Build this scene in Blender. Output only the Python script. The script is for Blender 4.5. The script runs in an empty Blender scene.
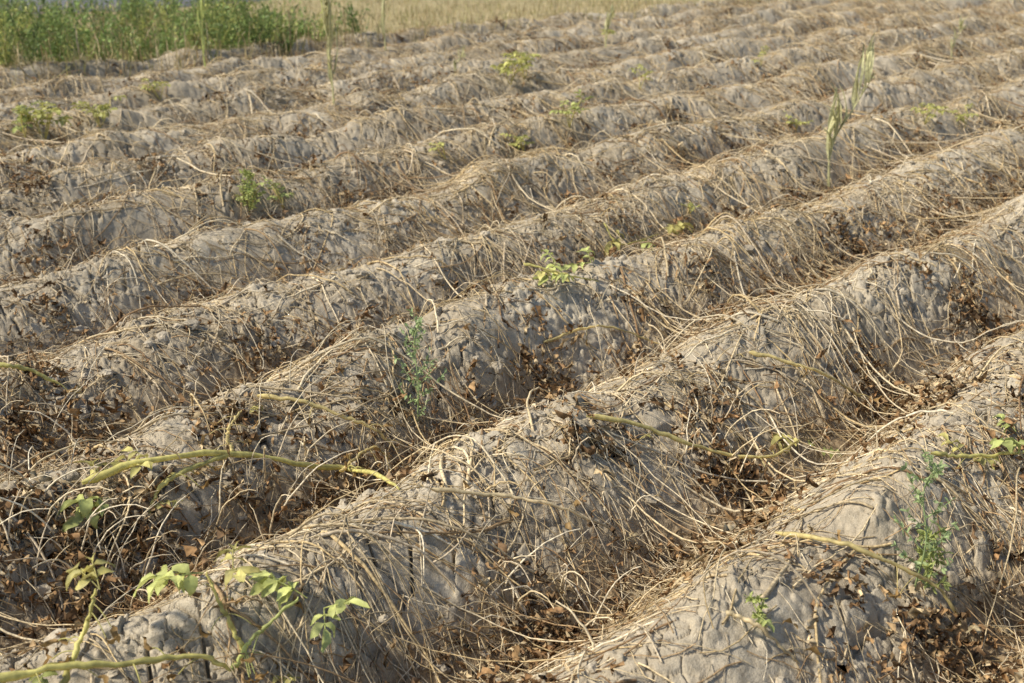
import bpy, math, numpy as np
from mathutils import Vector
rng=np.random.default_rng(7)
sc=bpy.context.scene
SP=0.75; X0=-1.04; EDGE=-9.45
# ---------------- noise -----------------
def hsh(ix,iy,seed):
    a=(ix.astype(np.int64)*374761393+iy.astype(np.int64)*668265263+seed*1442695041)&0xFFFFFFFF
    a=((a^(a>>13))*1274126177)&0xFFFFFFFF
    a=((a^(a>>16))*2246822519)&0xFFFFFFFF
    a=a^(a>>15)
    return (a&0xFFFFFF)/float(0xFFFFFF)
def vn(x,y,seed=0):
    ix=np.floor(x);iy=np.floor(y);fx=x-ix;fy=y-iy
    fx=fx*fx*(3-2*fx);fy=fy*fy*(3-2*fy)
    a=hsh(ix,iy,seed);b=hsh(ix+1,iy,seed);c=hsh(ix,iy+1,seed);d=hsh(ix+1,iy+1,seed)
    return a+(b-a)*fx+(c-a)*fy+(a-b-c+d)*fx*fy
def fbm(x,y,seed=0,o=4,bil=False):
    s=0;a=.5;t=0
    for i in range(o):
        v=vn(x+i*17.3,y-i*9.1,seed+i*31)
        if bil: v=np.abs(2*v-1)
        s=s+a*v;t+=a
        x,y=x*1.62+y*1.18,y*1.62-x*1.18;a*=.5
    return s/t
def sst(a,b,x):
    t=np.clip((x-a)/(b-a),0,1);return t*t*(3-2*t)
def voro(x,y,seed):
    ix=np.floor(x);iy=np.floor(y)
    f1=np.full(x.shape,9.);f2=np.full(x.shape,9.);idr=np.zeros(x.shape)
    for dx in(-1,0,1):
        for dy in(-1,0,1):
            cx=ix+dx;cy=iy+dy
            px=cx+hsh(cx,cy,seed);py=cy+hsh(cx,cy,seed+5)
            d=np.hypot(px-x,py-y);r=hsh(cx,cy,seed+9)
            m=d<f1
            f2=np.where(m,f1,np.minimum(f2,d));idr=np.where(m,r,idr);f1=np.where(m,d,f1)
    return f1,f2,idr
def furrow(x,y):
    xw=x+.09*(vn(x*.9,y*.9,3)-.5)+.08*(vn(x*2.7,y*2.7,4)-.5)
    t=(xw-X0)/SP
    return .5+.5*np.cos(2*np.pi*t)
def height(x,y,detail=False):
    x=np.asarray(x,float);y=np.asarray(y,float)
    s=furrow(x,y)
    fm=sst(EDGE-.35,EDGE+.1,x)*sst(24,22,np.abs(x))*sst(60,55,np.abs(y))
    amp=.245+.11*(fbm(x*1.1,y*1.5,11,2)-.5)
    h=amp*(s+1e-4)**.70
    h=h+.125*(fbm(x*3.0,y*3.0,21,3)-.5)*(.35+s*.65)
    h=h+.032*(fbm(x*9,y*9,22,3)-.5)
    if detail:
        rough=.30+.85*sst(.45,.62,fbm(x*2.3,y*2.3,29,3))
        h=h+rough*.011*(fbm(x*17,y*17,24,4,True)-.3)
        wx=x+.018*(fbm(x*15,y*15,41,4)-.5);wy=y+.018*(fbm(x*15+5,y*15,42,4)-.5)
        m1=sst(.41,.48,fbm(x*1.9,y*1.9,51,3))*sst(.2,.6,s)
        f1,f2,r=voro(wx*9.5,wy*9.5,61)
        brk=sst(.18,.38,fbm(x*7,y*7,44,2))
        h=h+m1*((r-.5)*.020-.040*brk*(1-sst(0,.075,f2-f1)))
        m2=sst(.45,.54,fbm(x*3.1+9,y*3.1,52,3))
        f1,f2,r=voro(wx*24,wy*24,62)
        h=h+m2*((r-.5)*.007-.010*brk*(1-sst(0,.12,f2-f1)))
        m3=sst(.44,.58,fbm(x*4.1+3,y*4.1,53,3))
        f1,f2,r=voro(wx*62,wy*62,63)
        h=h+m3*.008*(r**2)*sst(.8,.2,f1)
        f1,f2,r=voro(x*38,y*38,64)
        h=h+sst(.50,.62,fbm(x*3.6+7,y*3.6,54,3))*.015*(r**3)*sst(.7,.25,f1)
        h=h+.0065*(fbm(x*45,y*45,23,3)-.5)
    v=.03+.05*(fbm(x*2,y*2,81,3)-.5)
    return h*fm+v*(1-fm)
# ---------------- mesh builder ----------
class MB:
    def __init__(s): s.v=[];s.f=[];s.c=[];s.n=0
    def add(s,v,f,c):
        v=np.asarray(v,float).reshape(-1,3);f=np.asarray(f,np.int64).reshape(-1,4)
        c=np.broadcast_to(np.asarray(c,float),(len(v),3))
        s.v.append(v);s.f.append(f+s.n);s.c.append(c);s.n+=len(v)
    def make(s,name,mat,smooth=True,loc=None):
        v=np.concatenate(s.v);f=np.concatenate(s.f);c=np.concatenate(s.c)
        if loc is not None: v=v-np.asarray(loc)
        me=bpy.data.meshes.new(name)
        me.vertices.add(len(v));me.vertices.foreach_set('co',v.astype(np.float32).ravel())
        me.loops.add(f.size);me.loops.foreach_set('vertex_index',f.astype(np.int32).ravel())
        me.polygons.add(len(f));me.polygons.foreach_set('loop_start',np.arange(0,f.size,4,dtype=np.int32))
        me.polygons.foreach_set('loop_total',np.full(len(f),4,np.int32))
        me.polygons.foreach_set('use_smooth',np.full(len(f),smooth))
        at=me.color_attributes.new('Col','FLOAT_COLOR','POINT')
        at.data.foreach_set('color',np.concatenate([c,np.ones((len(c),1))],1).astype(np.float32).ravel())
        me.update()
        ob=bpy.data.objects.new(name,me);sc.collection.objects.link(ob)
        if loc is not None: ob.location=loc
        me.materials.append(mat);return ob
def norm(a): return a/np.maximum(np.linalg.norm(a,axis=-1,keepdims=True),1e-9)
def tubes(mb,P,R,col,sides=4):
    P=np.asarray(P,float)
    if P.ndim==2: P=P[None]
    N,M,_=P.shape
    T=norm(np.gradient(P,axis=1));ref=np.array([.13,.21,1.]) if abs(T[...,2]).mean()<.8 else np.array([1.,.2,.1])
    A=norm(np.cross(T,ref));B=np.cross(A,T)
    th=np.arange(sides)*2*np.pi/sides
    R=np.broadcast_to(R,(N,M))
    V=P[:,:,None]+R[:,:,None,None]*(np.cos(th)[None,None,:,None]*A[:,:,None]+np.sin(th)[None,None,:,None]*B[:,:,None])
    n=np.arange(N)[:,None,None]*M*sides;i=np.arange(M-1)[None,:,None]*sides;j=np.arange(sides)[None,None,:];j2=(j+1)%sides
    F=np.stack(np.broadcast_arrays(n+i+j,n+i+j2,n+i+sides+j2,n+i+sides+j),-1)
    col=np.asarray(col,float)
    if col.ndim==1: C=np.broadcast_to(col,V.shape)
    elif col.ndim==2: C=np.broadcast_to(col[:,None,None],V.shape)
    else: C=np.broadcast_to(col[:,:,None],V.shape)
    mb.add(V,F,C.reshape(-1,3))
UU=np.array([0,.25,.55,.8,1.]);PW=np.array([.08,.85,1,.62,.04])
def leaves(mb,pos,d,nrm,L,W,bend,fold,jit,col):
    pos=np.atleast_2d(pos);N=len(pos);d=norm(np.broadcast_to(d,(N,3)).astype(float));nrm=np.broadcast_to(nrm,(N,3))
    s=norm(np.cross(d,nrm));n=np.cross(s,d)
    f=lambda a:np.broadcast_to(np.asarray(a,float),(N,))[:,None,None]
    L=f(L);W=f(W);bend=f(bend)+1e-3;fold=f(fold)
    u=UU[None,:,None];v=np.array([-1,0,1.])[None,None,:]
    hw=W*.5*PW[None,:,None]
    y=L*np.sin(bend*u)/bend+0*v;z=-L*(1-np.cos(bend*u))/bend+np.abs(v)*hw*np.sin(fold);x=v*hw*np.cos(fold)
    loc=np.stack(np.broadcast_arrays(x,y,z),-1)
    loc=loc+rng.normal(0,1,loc.shape)*(np.broadcast_to(np.asarray(jit,float),(N,))[:,None,None,None]*L[...,None])
    V=pos[:,None,None]+loc[...,0:1]*s[:,None,None]+loc[...,1:2]*d[:,None,None]+loc[...,2:3]*n[:,None,None]
    b=np.arange(N)[:,None,None]*15;i=np.arange(4)[None,:,None]*3;j=np.arange(2)[None,None,:]
    F=np.stack(np.broadcast_arrays(b+i+j,b+i+j+1,b+i+j+4,b+i+j+3),-1)
    col=np.asarray(col,float)
    C=np.broadcast_to(col if col.ndim==1 else col[:,None,None],V.shape)
    C=C*(1+rng.normal(0,.10,V.shape[:3])[...,None]).clip(.5,1.5)
    mb.add(V,F,C.reshape(-1,3))
# ---------------- materials -------------
def newmat(name):
    m=bpy.data.materials.new(name);m.use_nodes=True
    nt=m.node_tree;nt.nodes.clear();return m,nt,nt.nodes,nt.links
def attrmat(name,rough=.75,trans=0.,nscale=60,bump=.3,dist=.001,spec=.25,lo=.62,hi=1.3):
    m,nt,N,L=newmat(name)
    o=N.new('ShaderNodeOutputMaterial');p=N.new('ShaderNodeBsdfPrincipled')
    a=N.new('ShaderNodeAttribute');a.attribute_name='Col'
    tc=N.new('ShaderNodeTexCoord');no=N.new('ShaderNodeTexNoise');no.inputs['Scale'].default_value=nscale;no.inputs['Detail'].default_value=1
    L.new(tc.outputs['Object'],no.inputs['Vector'])
    mr=N.new('ShaderNodeMapRange');mr.inputs[1].default_value=.3;mr.inputs[2].default_value=.7;mr.inputs[3].default_value=lo;mr.inputs[4].default_value=hi
    L.new(no.outputs['Fac'],mr.inputs[0])
    mx=N.new('ShaderNodeVectorMath');mx.operation='SCALE'
    L.new(a.outputs['Color'],mx.inputs[0]);L.new(mr.outputs[0],mx.inputs['Scale'])
    L.new(mx.outputs[0],p.inputs['Base Color']);p.inputs['Roughness'].default_value=rough;p.inputs['Specular IOR Level'].default_value=spec
    if bump>0:
        b=N.new('ShaderNodeBump');b.inputs['Strength'].default_value=bump;b.inputs['Distance'].default_value=dist
        L.new(no.outputs['Fac'],b.inputs['Height']);L.new(b.outputs[0],p.inputs['Normal'])
    if trans>0:
        t=N.new('ShaderNodeBsdfTranslucent');L.new(mx.outputs[0],t.inputs['Color'])
        ms=N.new('ShaderNodeMixShader');ms.inputs[0].default_value=trans
        L.new(p.outputs[0],ms.inputs[1]);L.new(t.outputs[0],ms.inputs[2]);L.new(ms.outputs[0],o.inputs[0])
    else: L.new(p.outputs[0],o.inputs[0])
    return m
M_stem=attrmat('dry_stem',.7,0,140,0)
M_leaf=attrmat('dry_leaf',.8,0,90,0,.002,.15)
M_green=attrmat('green_leaf',.55,.3,70,.3,.001,.35,.75,1.2)
M_clod=attrmat('soil_clod',.95,0,150,.6,.004,.1,.75,1.2)
# soil
m,nt,N,L=newmat('soil');M_soil=m
o=N.new('ShaderNodeOutputMaterial');p=N.new('ShaderNodeBsdfPrincipled');L.new(p.outputs[0],o.inputs[0])
p.inputs['Roughness'].default_value=.95;p.inputs['Specular IOR Level'].default_value=.12
tc=N.new('ShaderNodeTexCoord')
def noise(scale,det=6,rough=.6):
    n=N.new('ShaderNodeTexNoise');n.inputs['Scale'].default_value=scale;n.inputs['Detail'].default_value=det;n.inputs['Roughness'].default_value=rough
    L.new(tc.outputs['Object'],n.inputs['Vector']);return n
def ramp(src,stops):
    r=N.new('ShaderNodeValToRGB');L.new(src,r.inputs[0]);e=r.color_ramp.elements
    while len(e)<len(stops): e.new(.5)
    for q,(pp,c) in zip(e,stops): q.position=pp;q.color=(*c,1)
    return r
def mix(f,a,b,mode='MIX'):
    x=N.new('ShaderNodeMix');x.data_type='RGBA';x.blend_type=mode
    if isinstance(f,float): x.inputs[0].default_value=f
    else: L.new(f,x.inputs[0])
    for s_,i in((a,6),(b,7)):
        if isinstance(s_,tuple): x.inputs[i].default_value=(*s_,1)
        else: L.new(s_,x.inputs[i])
    return x.outputs[2]
nmid=noise(45,4,.7);nfine=noise(260,3,.7)
c1=ramp(noise(2.3,3).outputs['Fac'],[(.3,(.39,.325,.23)),(.5,(.48,.41,.302)),(.7,(.57,.50,.383))])
c2=ramp(nmid.outputs['Fac'],[(.3,(.68,.66,.63)),(.5,(.97,.97,.96)),(.72,(1.12,1.11,1.09))])
c3=ramp(nfine.outputs['Fac'],[(.3,(.76,.75,.73)),(.6,(1.07,1.07,1.07))])
soil=mix(1.,mix(1.,c1.outputs[0],c2.outputs[0],'MULTIPLY'),c3.outputs[0],'MULTIPLY')
at=N.new('ShaderNodeAttribute');at.attribute_name='Col'
sep=N.new('ShaderNodeSeparateColor');L.new(at.outputs['Color'],sep.inputs[0])
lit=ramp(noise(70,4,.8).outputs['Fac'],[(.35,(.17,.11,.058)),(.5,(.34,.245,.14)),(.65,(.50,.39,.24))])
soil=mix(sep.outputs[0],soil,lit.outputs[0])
ver=ramp(noise(9,4,.75).outputs['Fac'],[(.3,(.20,.165,.08)),(.5,(.38,.31,.16)),(.7,(.48,.40,.24))])
soil=mix(sep.outputs[1],soil,ver.outputs[0])
L.new(soil,p.inputs['Base Color'])
def bump(h,s,d,prev=None):
    b=N.new('ShaderNodeBump');b.inputs['Strength'].default_value=s;b.inputs['Distance'].default_value=d;L.new(h,b.inputs['Height'])
    if prev: L.new(prev,b.inputs['Normal'])
    return b.outputs[0]
b=bump(nmid.outputs['Fac'],.6,.006);b=bump(nfine.outputs['Fac'],.8,.0035,b)
L.new(b,p.inputs['Normal'])
# ---------------- ground ----------------
VA=math.radians(44.2)          # ridges run 44 deg right of view
vang=math.pi/2+VA
fine=np.linspace(-math.radians(36),math.radians(36),1150)
rest=np.linspace(math.radians(36),2*math.pi-math.radians(36),260)[1:-1]
ang=np.concatenate([fine,rest])+vang
rad=np.concatenate([[.02],np.geomspace(.15,1.2,60)[:-1],np.geomspace(1.2,19,1150)[:-1],np.geomspace(19,60,120)[:-1],np.geomspace(60,600,30)])
RR,AA=np.meshgrid(rad,ang,indexing='ij')
gx=RR*np.cos(AA);gy=RR*np.sin(AA)
gz=height(gx,gy,True)
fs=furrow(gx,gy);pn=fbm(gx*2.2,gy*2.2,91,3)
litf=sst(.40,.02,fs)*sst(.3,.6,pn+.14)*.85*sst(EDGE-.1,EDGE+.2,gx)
verg=sst(EDGE+.1,EDGE-.4,gx+.3*(pn-.5))
nr,na=gx.shape
I=np.arange(nr-1)[:,None];J=np.arange(na)[None];J2=(J+1)%na
F=np.stack(np.broadcast_arrays(I*na+J,(I+1)*na+J,(I+1)*na+J2,I*na+J2),-1)
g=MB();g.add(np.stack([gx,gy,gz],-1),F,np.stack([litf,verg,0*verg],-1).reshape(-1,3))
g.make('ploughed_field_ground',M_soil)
# road
m,nt,N,L=newmat('asphalt');M_as=m
o=N.new('ShaderNodeOutputMaterial');p=N.new('ShaderNodeBsdfPrincipled');L.new(p.outputs[0],o.inputs[0]);p.inputs['Roughness'].default_value=.85
tc=N.new('ShaderNodeTexCoord')
c=ramp(noise(60,4,.8).outputs['Fac'],[(.3,(.12,.12,.122)),(.7,(.22,.22,.22))]);L.new(c.outputs[0],p.inputs['Base Color'])
rd=MB();ys=np.linspace(-60,90,151);xs=np.array([-20.1,-20.0,-18.0,-16.1,-16.0]);zz=np.array([0,.10,.14,.10,0])
V=np.stack([np.broadcast_to(xs,(151,5)),np.broadcast_to(ys[:,None],(151,5)),np.broadcast_to(zz,(151,5))],-1)
i=np.arange(150)[:,None]*5;j=np.arange(4)[None]
rd.add(V,np.stack(np.broadcast_arrays(i+j,i+j+1,i+j+6,i+j+5),-1),(1,1,1));rd.make('asphalt_road',M_as)
# ---------------- dry stems -------------
def infan(x,y,half=40,maxr=21):
    dx=x-.7;dy=y+.7;a=np.arctan2(dy,dx)-vang;a=(a+np.pi)%(2*np.pi)-np.pi
    return (np.abs(a)<math.radians(half))&(np.hypot(dx,dy)<maxr)
px_,py_=[],[]
for k in range(-2,12):
    y=np.arange(-8,26,.24);y=y+rng.normal(0,.07,y.size);x=X0-SP*k+rng.normal(0,.07,y.size)
    px_.append(x);py_.append(y)
PX=np.concatenate(px_);PY=np.concatenate(py_);mk=infan(PX,PY)&(PX>EDGE+.1);PX=PX[mk];PY=PY[mk]
pdist=np.hypot(PX,PY);pw=sst(.28,.7,fbm(PX*1.4,PY*1.4,101,2))
cnt=rng.poisson(np.where(pdist<5.5,24,25)*(.30+1.15*pw))
bias=np.radians(rng.normal(14,42,PX.size));fl=rng.random(PX.size)<.22;bias[fl]+=np.pi
def drape(x0,y0,phi,Ln,r,M,wig=.12,lift=None,g=.0012,it=14,jz=.002):
    n=x0.size;X=np.empty((n,M));Y=np.empty((n,M));X[:,0]=x0;Y[:,0]=y0
    cv=rng.normal(0,wig*.5,n);ds=Ln/(M-1)
    for i in range(1,M):
        phi=phi+cv+rng.normal(0,wig,n)
        X[:,i]=X[:,i-1]+ds*np.cos(phi);Y[:,i]=Y[:,i-1]+ds*np.sin(phi)
    H=height(X,Y)+np.minimum(r[:,None],.01)*.7+.004
    Z=H.copy()
    if lift is not None: Z=Z+lift[:,None]*np.sin(np.linspace(0,np.pi,M)**1.0)[None]
    Z0=Z.copy()
    for _ in range(it):
        Z[:,1:-1]=np.maximum(H[:,1:-1],.5*(Z[:,:-2]+Z[:,2:])-g)
    if lift is not None: Z=np.maximum(Z,Z*.3+Z0*.7)
    Z=Z+rng.normal(0,jz,Z.shape)
    return np.stack([X,Y,Z],-1)
pal=np.array([[.71,.56,.33],[.80,.66,.43],[.60,.47,.28],[.64,.48,.25],[.43,.29,.15],[.84,.72,.51],[.66,.53,.35],[.32,.20,.10]])
st=MB();idx=np.repeat(np.arange(PX.size),cnt)
near=pdist[idx]<5.5
stemP=[]
for sel,M,sd in((near,18,5),(~near,10,4)):
    ii=idx[sel];n=ii.size
    Ln=np.clip(rng.lognormal(-1.08,.5,n),.08,.85)
    off=rng.normal(0,.11,(n,2))
    ph=bias[ii]+rng.normal(0,.62,n);u=rng.random(n)<.18;ph[u]=rng.uniform(0,2*np.pi,u.sum())
    r=np.clip(rng.lognormal(-6.15,.45,n),.0009,.0052)*(1 if M==18 else 1.15)
    lift=np.where(rng.random(n)<.22,rng.uniform(.01,.09,n),rng.uniform(0,.010,n))
    P=drape(PX[ii]+off[:,0],PY[ii]+off[:,1],ph,Ln,r,M,.075 if M==18 else .13,lift,jz=.0014 if M==18 else .003)
    tp=np.linspace(1,.35,M)[None]
    c=pal[rng.choice(8,n,p=[.2,.17,.15,.14,.11,.07,.1,.06])]*rng.uniform(.7,1.12,(n,1))
    tubes(st,P,r[:,None]*tp,c,sd);stemP.append(P)
    nb=int(n*.75);q=rng.choice(n,nb);j=rng.integers(2,M-3,nb)
    base=P[q,j];dd=P[q,j+1]-P[q,j];pb=np.arctan2(dd[:,1],dd[:,0])+rng.choice([-1,1],nb)*rng.uniform(.3,.9,nb)
    rb=r[q]*.6;B=drape(base[:,0],base[:,1],pb,rng.uniform(.05,.20,nb),rb,8,.14,rng.uniform(0,.03,nb),it=4)
    B[:,:,2]+=(base[:,2]-B[:,0,2])[:,None]*np.linspace(1,0,8)[None]
    tubes(st,B,rb[:,None]*np.linspace(1,.5,8),c[q]*rng.uniform(.8,1.1,(nb,1)),3);stemP.append(B)
def sample(nn,xr,yr,wfun):
    x=rng.uniform(*xr,nn);y=rng.uniform(*yr,nn);k=infan(x,y)&(x>EDGE)
    x=x[k];y=y[k];k=rng.random(x.size)<wfun(x,y);return x[k],y[k]
def wf(x,y):
    s=furrow(x,y);d=np.hypot(x,y);pn=sst(.35,.65,fbm(x*2.2,y*2.2,91,3)+.04)
    return (.10+.9*sst(.65,.03,s))*(.2+.8*pn)*np.clip(4.5/np.maximum(d,.5),.25,1)
x,y=sample(460000,(-9.6,2),(-3,21),wf)
n=x.size
r=rng.uniform(.0006,.0018,n)*np.clip(np.hypot(x,y)/4,1,1.6)
P=drape(x,y,rng.uniform(0,6.28,n),rng.uniform(.05,.24,n),r,6,.22,np.where(rng.random(n)<.5,rng.uniform(0,.06,n),0),it=3)
tubes(st,P,r[:,None],pal[rng.choice(8,n)]*rng.uniform(.6,1.15,(n,1)),3)
hero=np.array([(-2.31,.81),(-2.27,.87),(-2.24,.95),(-2.19,1.04),(-2.38,.87),(-2.3,1.06),(-3.03,1.11),(-3.04,1.24),(-2.44,1.45),(-2.24,1.34),(-2.24,1.67),(-2.34,2.61),(-2.3,2.5),(-1.67,2.04),(-1.51,2.36),(-1.47,2.42),(-1.67,2.48),(-1.43,1.56),(-1.39,1.58),(-2.35,4.56),(-1.54,4.0),(-1.49,4.08),(-.76,2.03),(-1.46,3.18),(-5.47,2.26)])
NH=len(hero)
# bleached stalks still standing in the deepest tangles
n=190;hh=hero[rng.choice(np.r_[0:11,13:19],n)]+rng.normal(0,.09,(n,2));t=rng.uniform(0,6.28,n);ln=rng.uniform(.08,.26,n)
v=np.linspace(0,1,9)[None];le=rng.uniform(.3,1.1,n)[:,None]*ln[:,None]
X=hh[:,:1]+np.cos(t)[:,None]*le*v**1.4;Y=hh[:,1:]+np.sin(t)[:,None]*le*v**1.4;Z=height(hh[:,0],hh[:,1])[:,None]+ln[:,None]*(v-.35*v**3)
tubes(st,np.stack([X,Y,Z],-1)+rng.normal(0,.0015,(n,9,3)),rng.uniform(.0012,.0032,n)[:,None]*np.linspace(1,.4,9)[None],pal[rng.choice([1,5,6,0],n)],5)
st.make('dry_potato_stems',M_stem)
# ---------------- dry leaves ------------
lp=np.array([[.34,.20,.095],[.41,.26,.125],[.22,.13,.062],[.47,.32,.165],[.54,.42,.25],[.36,.215,.10],[.25,.155,.08]])
lf=MB()
def dry(x,y,z,size,hang):
    n=x.size
    a=rng.uniform(0,6.28,n);pz=rng.normal(-.2,.6,n)-hang
    d=np.stack([np.cos(a),np.sin(a),pz],-1);nr=rng.normal(0,.8,(n,3))+[0,0,.7]
    leaves(lf,np.stack([x,y,z],-1),d,nr,size,size*rng.uniform(.18,.42,n),rng.normal(1.1,1.6,n),rng.uniform(.5,1.5,n),rng.uniform(.06,.15,n),lp[rng.choice(7,n)]*rng.uniform(.55,1.2,(n,1)))
def wl(x,y):
    s=furrow(x,y);d=np.hypot(x,y);pn=sst(.40,.60,fbm(x*2.2,y*2.2,91,3)+.03);p2=sst(.52,.64,fbm(x*3.3,y*3.3,92,3))
    return (sst(.55,.05,s)*(.08+.92*pn)+.07*p2*sst(.98,.7,s))*np.clip(4.5/np.maximum(d,.5),.3,1)
x,y=sample(320000,(-9.6,2),(-3,21),wl);n=x.size
size=rng.uniform(.016,.045,n)*np.clip(np.hypot(x,y)/5,1,1.4)
dry(x,y,height(x,y)+rng.uniform(0,.05,n),size,0)
for P in stemP[:3]:
    n=P.shape[0];q=rng.choice(n,int(n*.7));j=(rng.uniform(.3,1,q.size)*(P.shape[1]-1)).astype(int)
    pt=P[q,j];w=sst(.50,.6,fbm(pt[:,0]*2.4,pt[:,1]*2.4,93,2));k=rng.random(q.size)<(.03+.97*w);pt=pt[k]
    dry(pt[:,0],pt[:,1],pt[:,2],rng.uniform(.018,.048,len(pt)),.7)
cx,cy=sample(4200,(-9.4,2),(-3,19),lambda x,y:.5*sst(.98,.5,furrow(x,y))*np.clip(6/np.hypot(x,y),.5,1)+.02)
cx=np.concatenate([cx,hero[:,0]]);cy=np.concatenate([cy,hero[:,1]])
nc=rng.integers(12,50,cx.size);nc[-NH:]=75;ci=np.repeat(np.arange(cx.size),nc);rad_=rng.uniform(.03,.08,cx.size)[ci]
x=cx[ci]+rng.normal(0,1,ci.size)*rad_;y=cy[ci]+rng.normal(0,1,ci.size)*rad_
sz=rng.uniform(.02,.05,ci.size)*np.where(ci>=cx.size-NH,1.1,1)
dry(x,y,height(x,y)+np.abs(rng.normal(0,.035,ci.size)),sz,.3)
lf.make('dry_potato_leaves',M_leaf)
# ---------------- clods -----------------
def cubesphere():
    g_=np.linspace(-1,1,4);vs=[];fs_=[];key={}
    def gid(p):
        k=tuple(np.round(p,4))
        if k not in key: key[k]=len(vs);vs.append(p)
        return key[k]
    for ax in range(3):
        for sg in(-1,1):
            for i in range(3):
                for j in range(3):
                    q=[]
                    for a,b_ in((i,j),(i+1,j),(i+1,j+1),(i,j+1)):
                        p_=np.zeros(3);p_[ax]=sg;p_[(ax+1)%3]=g_[a];p_[(ax+2)%3]=g_[b_];q.append(gid(p_))
                    fs_.append(q if sg>0 else q[::-1])
    return norm(np.array(vs)*1.),np.array(fs_)
cv_,cf_=cubesphere()
def wc(x,y):
    d=np.hypot(x,y);return (.07+sst(.44,.58,fbm(x*2.7,y*2.7,111,3)))*np.clip(3.5/np.maximum(d,.5),.15,1)
x,y=sample(150000,(-9.4,2),(-3,18),wc);n=x.size
s_=np.clip(rng.lognormal(-5.2,.6,n),.0022,.024)
sc3=s_[:,None,None]*rng.uniform(.7,1.3,(n,1,3))*[1,1,.7]
V=cv_[None]*sc3*(1+rng.normal(0,.15,(n,len(cv_),1)))
a=rng.uniform(0,6.28,n);ca=np.cos(a)[:,None];sa=np.sin(a)[:,None]
V=np.stack([V[...,0]*ca-V[...,1]*sa,V[...,0]*sa+V[...,1]*ca,V[...,2]],-1)+np.stack([x,y,height(x,y,True)+s_*.2],-1)[:,None]
Fc=cf_[None]+np.arange(n)[:,None,None]*len(cv_)
cl=MB();cc=np.array([.46,.393,.29])*rng.uniform(.75,1.15,(n,1,1));cl.add(V,Fc,np.broadcast_to(cc,V.shape).reshape(-1,3));cl.make('soil_clods',M_clod,False)
# ---------------- living plants ---------
def spline(pts,M=26):
    p=np.asarray(pts,float);p=np.vstack([2*p[0]-p[1],p,2*p[-1]-p[-2]]);n=len(p)-3
    u=np.linspace(0,n-1e-6,M);k=u.astype(int);t=(u-k)[:,None]
    a,b_,c_,d_=p[k],p[k+1],p[k+2],p[k+3]
    return .5*(2*b_+(c_-a)*t+(2*a-5*b_+4*c_-d_)*t**2+(3*b_-a-3*c_+d_)*t**3)
YG=np.array([.68,.61,.21]);YEL=np.array([.82,.67,.29]);GR=np.array([.33,.36,.12]);STR=np.array([.80,.65,.38])
def stem(mb,P3,r,col,end=.5,M=30):
    P=spline(P3,M);P=P+rng.normal(0,.0016,P.shape)
    P[:,2]=np.maximum(P[:,2],height(P[:,0],P[:,1])+.010)
    R=r*np.linspace(1,end,M)*(1+.16*np.sin(np.linspace(0,24,M))+rng.normal(0,.06,M))
    R[0]*=.45;R[-1]*=.4
    c=np.asarray(col)*(1+.18*np.sin(np.linspace(0,9,M)+rng.uniform(0,6))+rng.normal(0,.07,M))[:,None]
    tubes(mb,P[None],R[None],c[None],7);return P
def compound(mb,base,d,size,col,wilt=.5):
    d=norm(np.asarray(d,float));side=norm(np.cross(d,[0,0,1.]))
    P=np.array([base+d*size*u+np.array([0,0,-.25*wilt*size*u*u]) for u in np.linspace(0,.75,6)])
    tubes(mb,P[None],np.full((1,6),.0013),col*.95,4)
    ps,ds,Ls=[P[-1]],[d+[0,0,-.35*wilt]],[size*.5]
    for j,(l,o) in enumerate(((2,.38),(4,.46))):
        for s in(-1,1):
            ps.append(P[l]);ds.append(d*.5+s*side+[0,0,rng.normal(-.2*wilt,.25)]);Ls.append(size*o*rng.uniform(.8,1.1))
    k=len(ps);Ls=np.array(Ls);nr=np.array([0,0,1.])+rng.normal(0,.35,(k,3))
    leaves(mb,np.array(ps),np.array(ds),nr,Ls,Ls*rng.uniform(.5,.68,k),rng.uniform(.3,1.3,k)*wilt*1.6,rng.uniform(.2,.8,k),.04,col*rng.uniform(.75,1.25,(k,1)))
def potato(stems,lvs,name='yellowing_potato_plant',sprigs=0,up=.014,rs=1.5):
    """stems: ([(x cm,y cm)..], height above soil per point, radius, colour); lvs: ((x,y) cm, height, size, colour)"""
    mb=MB()
    for q,lift,r,col in stems:
        xy=np.array(q)/100.;P3=np.c_[xy,height(xy[:,0],xy[:,1])+np.array(lift)+up];P=stem(mb,P3,r*rs,col)
        for _ in range(sprigs):
            j=rng.integers(5,27);d=rng.normal(0,1,3);d[2]=abs(d[2])*.4
            B=np.array([P[j]+norm(d)*.05*u+[0,0,-.03*u*u] for u in np.linspace(0,1,6)])
            tubes(mb,B[None],np.full((1,6),r*.3),col*.9,4)
            leaves(mb,B[-1:],d-[0,0,.6],rng.normal(0,1,3),.035,.016,1.5,.9,.07,np.array([.38,.24,.09]))
    for (a,lift,size,col) in lvs:
        x_,y_=a[0]/100.,a[1]/100.;base=np.array([x_,y_,float(height(x_,y_))+lift])
        for _ in range(2 if size>.05 else 1):
            t=rng.uniform(0,6.28);compound(mb,base,[math.cos(t),math.sin(t),rng.uniform(0,.7)],size*1.2,col,rng.uniform(.5,1.1))
    loc=np.array(mb.v[0][0]);return mb.make(name,M_green,True,loc)
potato([([(-237,99),(-234,115),(-231,136),(-225,152),(-222,165),(-200,157),(-181,149)],[.07,.08,.07,.06,.04,.06,.0],.0062,YG),
        ([(-231,136),(-234,137),(-238,144)],[.07,.09,.10],.0035,YEL),([(-231,136),(-231,118),(-230,111)],[.07,.05,.0],.005,YG),
        ([(-222,162),(-224,175),(-222,180)],[.04,.05,.02],.003,YEL)],
       [((-233,104),.07,.10,GR*1.2+YG*.15),((-239,104),.06,.08,YG*.8),((-235,116),.08,.06,YG*.8),((-227,119),.05,.05,YG*.8)],sprigs=6)
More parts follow.
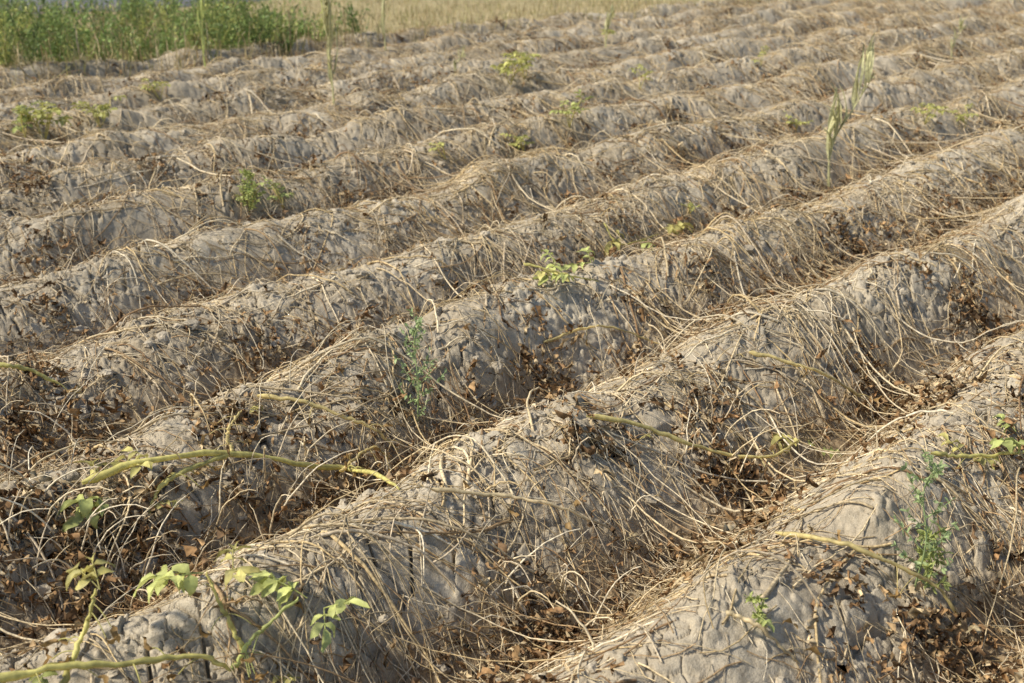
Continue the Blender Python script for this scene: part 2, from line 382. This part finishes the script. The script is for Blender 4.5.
potato([([(-249,156),(-241,164),(-233,171),(-228,179),(-224,184)],[.02,.045,.04,.03,.0],.0045,YEL)],[((-248,157),.02,.04,YG*.8)],sprigs=4,up=.025)
potato([([(-172,204),(-164,217),(-156,228),(-149,242),(-145,254),(-147,271)],[.02,.05,.05,.05,.05,.03],.0044,YEL*.6+YG*.4)],[((-148,272),.03,.08,YG*.8),((-145,277),.02,.06,GR*1.2),((-165,218),.02,.03,YG)],sprigs=4,up=.025)
potato([([(-171,278),(-161,286),(-154,299),(-146,314)],[.01,.04,.04,0],.0044,YEL)],[((-172,277),.01,.04,YEL)],sprigs=3,up=.022)
potato([([(-173,151),(-164,165),(-156,176),(-149,190)],[.01,.03,.03,0],.0036,STR)],[((-148,190),.01,.04,STR*.7)],sprigs=4,up=.02)
potato([([(-113,202),(-95,197),(-85,205),(-79,213),(-74,216)],[.01,.05,.05,.04,0],.0040,YEL*.9)],[((-74,217),.01,.04,STR*.6)],sprigs=4)
potato([([(-333,103),(-317,114),(-314,121),(-310,128)],[.03,.06,.06,.03],.0058,YG)],[((-309,131),.02,.05,YEL*.7)],sprigs=2,up=.03)
potato([([(-101,252),(-95,260),(-88,279),(-84,303)],[.0,.03,.04,.03],.0036,YG)],[((-94,274),.04,.08,GR*1.4),((-97,263),.02,.07,YG*.8),((-93,285),.03,.06,GR*1.4)],sprigs=1)
potato([([(-98,159),(-92,161),(-86,167)],[.02,.04,0],.0034,STR*.9)],[((-94,163),.05,.035,GR*1.3)],sprigs=2)
potato([([(-175,51),(-172,63),(-168,74),(-164,85),(-161,90)],[.05,.06,.05,.03,0],.0052,YG),([(-172,63),(-174,69),(-175,73)],[.02,.08,.14],.004,YG),
        ([(-161,90),(-160,95),(-158,104)],[.0,.05,.12],.0036,GR*1.4+YG*.2),([(-161,93),(-165,92),(-168,91)],[.02,.07,.13],.0033,YG)],
       [((-176,74),.14,.08,YG*.8),((-169,91),.13,.095,GR*1.4+YG*.2),((-167,96),.12,.08,YG*.75),((-158,106),.12,.10,GR*1.4+YG*.25),((-157,109),.10,.08,GR*1.4+YG*.2),((-177,61),.03,.05,GR),((-155,101),.02,.05,YG*.8)],sprigs=6)
potato([([(-263,276),(-251,285),(-250,302)],[.05,.03,0],.003,YG)],[((-251,285),.04,.09,GR*1.4+YG*.1),((-258,282),.03,.08,YG*.9),((-259,308),.04,.08,GR*1.5+YG*.1),((-263,293),.05,.07,GR*1.5+YG*.1)])
potato([([(-305,371),(-299,375),(-301,406)],[.06,.03,.02],.003,YG)],[((-302,378),.04,.10,YG*.9),((-302,408),.04,.11,YG*.8),((-302,393),.02,.08,GR*1.4)])
potato([([(-238,260),(-234,284),(-223,304)],[0,.03,.02],.0034,YEL*.9)],[],sprigs=2)
YL=YG*np.array([.75,.82,.75])
for a,s,c,k in (((-458,311),.16,GR*1.4,3),((-460,294),.13,GR*1.2,3),((-687,297),.27,YL,6),((-690,335),.24,YL*.9,5),((-690,287),.22,GR*1.4,4),((-620,636),.28,YL*1.1,6),((-623,655),.24,YL,4),((-465,529),.20,GR*1.3+YL*.2,4),((-459,483),.18,YL,3),((-385,661),.15,YL*1.1,3),((-319,707),.18,YL,4),((-466,426),.13,YL*1.1,2),((-311,443),.10,YL,2),((-542,697),.2,YL,2),((-307,741),.16,YL,3),((-765,420),.2,YL,3),((-540,860),.18,YL,2),((-770,930),.2,YL*1.1,3)):
    mb=MB();x_,y_=a[0]/100.,a[1]/100.;b0=np.array([x_,y_,float(height(x_,y_))])
    for i in range(k):
        t=rng.uniform(0,6.28);tip=b0+[math.cos(t)*s*.35,math.sin(t)*s*.35,s*rng.uniform(.4,.9)]
        P=spline([b0,(b0+tip)/2+rng.normal(0,.01,3)+[0,0,.02],tip],10);tubes(mb,P[None],np.full((1,10),.0028),YG,5)
        for q in (5,7,9): compound(mb,P[q],[rng.normal(),rng.normal(),.4],s*.42,c,rng.uniform(.3,1))
    mb.make('yellowing_potato_plant',M_green,True,b0)
def weed(a,h,col,name='goosefoot_weed',nb=16,ls=.012):
    mb=MB();x_,y_=a[0]/100.,a[1]/100.;b0=np.array([x_,y_,float(height(x_,y_))])
    P=spline([b0,b0+[.01,.0,h*.4],b0+[-.015,.01,h*.75],b0+[.01,.02,h]],20);tubes(mb,P[None],(.0024*np.linspace(1,.4,20))[None],col*1.1,5)
    for i in range(nb):
        u=.08+.88*i/nb;k=int(u*19);t=i*2.4+rng.normal(0,.3);l=h*.36*(1-u*.75)
        d=np.array([math.cos(t),math.sin(t),rng.uniform(.5,1.1)]);d=norm(d)
        B=np.array([P[k]+d*l*v+[0,0,.15*l*v*v] for v in np.linspace(0,1,8)]);tubes(mb,B[None],np.full((1,8),.0009),col,3)
        n=18;v=rng.integers(1,8,n);ps=B[v];L_=rng.uniform(.6,1.4,n)*ls
        leaves(mb,ps,rng.normal(0,1,(n,3))+d*.8,rng.normal(0,1,(n,3))+[0,0,1],L_,L_*.42,.4,.3,.03,col*rng.uniform(.75,1.3,(n,1)))
    mb.make(name,M_green,True,b0)
WG=np.array([.38,.47,.21])
weed((-229,196),.33,WG,nb=18,ls=.014);weed((-84,211),.31,WG*.95,ls=.013);weed((-83,214),.14,GR*1.3,nb=9,ls=.018);weed((-95,165),.06,GR*1.3,nb=6,ls=.014);weed((-459,292),.2,GR*1.4,ls=.02)
def grass(a,h,col,nb=8,name='tall_grass_stalk',lean=(.05,.05)):
    mb=MB();x_,y_=a[0]/100.,a[1]/100.;b0=np.array([x_,y_,float(height(x_,y_))]);tip=b0+[lean[0],lean[1],h]
    for q in range(2):
        P=spline([b0+[.01*q,0,0],b0+[.0,.0,h*.35],b0*.3+tip*.7,tip+[.03*q,-.02*q,-.06*q]],16)
        tubes(mb,P[None],(.0050*np.linspace(1,.4,16))[None],col,5)
        k=rng.integers(2,14,nb);t=rng.uniform(0,6.28,nb);d=np.stack([np.cos(t)*.35,np.sin(t)*.35,np.ones(nb)],-1)
        leaves(mb,P[k],d,np.stack([np.cos(t),np.sin(t),0*t+.3],-1),h*rng.uniform(.25,.5,nb),.024,rng.uniform(.3,1.4,nb),.5,.012,col*rng.uniform(.8,1.2,(nb,1)))
        m_=14;k=rng.integers(11,16,m_);leaves(mb,P[k],rng.normal(0,.4,(m_,3))+[0,0,1],rng.normal(0,1,(m_,3)),.035,.008,.2,.3,.03,col)
    mb.make(name,M_green,True,b0)
SG=np.array([.62,.59,.32])
grass((-303,560),.68,SG,10,lean=(.12,.12));grass((-629,473),.80,SG,12,lean=(.0,-.03));grass((-850,703),.8,SG,6,lean=(.02,.02));grass((-703,849),.35,SG,5);grass((-848,509),.75,GR*1.6,8);grass((-459,1054),.35,SG,4);grass((-693,646),.2,SG,3);grass((-848,637),.8,GR*1.6,9)
# ---- verge ----
wm=MB()
n=1150;X=np.r_[rng.uniform(-15.3,EDGE+.25,n),rng.uniform(EDGE-.9,EDGE+.45,170)];Y=rng.uniform(-3,9.0,n+170)
d_=fbm(X*.9,Y*.9,131,2);k=(d_>.36)&(Y<7.7-.12*(X+9.5));X,Y=X[k],Y[k]
for x_,y_ in zip(X,Y):
    b0=np.array([x_,y_,float(height(x_,y_))]);h=rng.uniform(.18,.58)*(1+.03*(-9.5-x_));col=np.array([.23,.31,.09])*rng.uniform(.55,1.35)*(1 if rng.random()<.72 else np.array([1.9,1.45,1.5]))
    nb=rng.integers(4,8);t=rng.uniform(0,6.28,nb);sp=rng.uniform(.15,.5,nb)*h
    v=np.linspace(0,1,7)[None,:,None]
    tip=np.stack([np.cos(t)*sp,np.sin(t)*sp,h*rng.uniform(.6,1.05,nb)],-1)[:,None]
    P=b0+tip*v+np.stack([0*v[...,0],0*v[...,0],-.15*h*(v[...,0]**2-v[...,0])],-1)
    tubes(wm,P,np.full((nb,7),.003),col*.9,3)
    n_=nb*11;q=rng.integers(0,nb,n_);j=rng.integers(1,7,n_);pp=P[q,j]+rng.normal(0,.015,(n_,3))
    L_=rng.uniform(.03,.07,n_);leaves(wm,pp,rng.normal(0,1,(n_,3))+[0,0,.3],rng.normal(0,.6,(n_,3))+[0,0,1],L_,L_*rng.uniform(.2,.42,n_),.7,.3,.03,col*rng.uniform(.7,1.35,(n_,1)))
wm.make('weed_border',M_green)
gm=MB();n=60000;x=EDGE+.45-7*rng.random(n)**1.3;y=rng.uniform(-3,27,n);k=infan(x,y,40,27)&(x>-15.9)&(rng.random(n)<(.15+.85*sst(.35,.6,fbm(x*1.6,y*1.6,141,3)))*np.where(y<7.5,.6,.85));x,y=x[k],y[k];n=x.size
t=rng.uniform(0,6.28,n);L_=rng.uniform(.07,.30,n)*np.where(y<7.5,1.1,.55);dg=np.stack([np.cos(t)*.5,np.sin(t)*.5,np.ones(n)*rng.uniform(.2,1.2,n)],-1)
gc=np.array([[.62,.51,.27],[.70,.58,.35],[.42,.39,.16],[.50,.38,.20]])[rng.choice(4,n)]*rng.uniform(.7,1.2,(n,1))
leaves(gm,np.stack([x,y,height(x,y)],-1),dg,np.stack([np.cos(t),np.sin(t),0*t],-1),L_,rng.uniform(.005,.011,n),rng.uniform(.3,1.6,n),.4,.01,gc)
gm.make('dry_verge_grass',M_green)
# ---------------- camera ----------------
PITCH=math.radians(21.2);CZ=1.53
cam=bpy.data.cameras.new('camera');co=bpy.data.objects.new('camera',cam);sc.collection.objects.link(co);sc.camera=co
co.location=(0,0,CZ);co.rotation_euler=(math.pi/2-PITCH,0,VA)
cam.lens=40;cam.sensor_width=36;cam.clip_end=2000;cam.clip_start=.05
cam.dof.use_dof=True;cam.dof.focus_distance=2.9;cam.dof.aperture_fstop=5.0
# ---------------- light -----------------
az=math.radians(235);el=math.radians(46)
sd=Vector((math.cos(az)*math.cos(el),math.sin(az)*math.cos(el),math.sin(el)))
su=bpy.data.lights.new('sun','SUN');su.energy=5.0;su.angle=math.radians(4);su.color=(1,.93,.80)
so=bpy.data.objects.new('sun',su);sc.collection.objects.link(so);so.rotation_euler=(-sd).to_track_quat('-Z','Y').to_euler()
w=bpy.data.worlds.new('World');sc.world=w;w.use_nodes=True;nt=w.node_tree
sk=nt.nodes.new('ShaderNodeTexSky');sk.sky_type='NISHITA';sk.sun_disc=False;sk.sun_elevation=el;sk.sun_rotation=math.radians(215)
bg=nt.nodes['Background'];bg.inputs[1].default_value=.135;nt.links.new(sk.outputs[0],bg.inputs[0])
sc.view_settings.view_transform='Standard';sc.view_settings.look='None';sc.view_settings.exposure=0
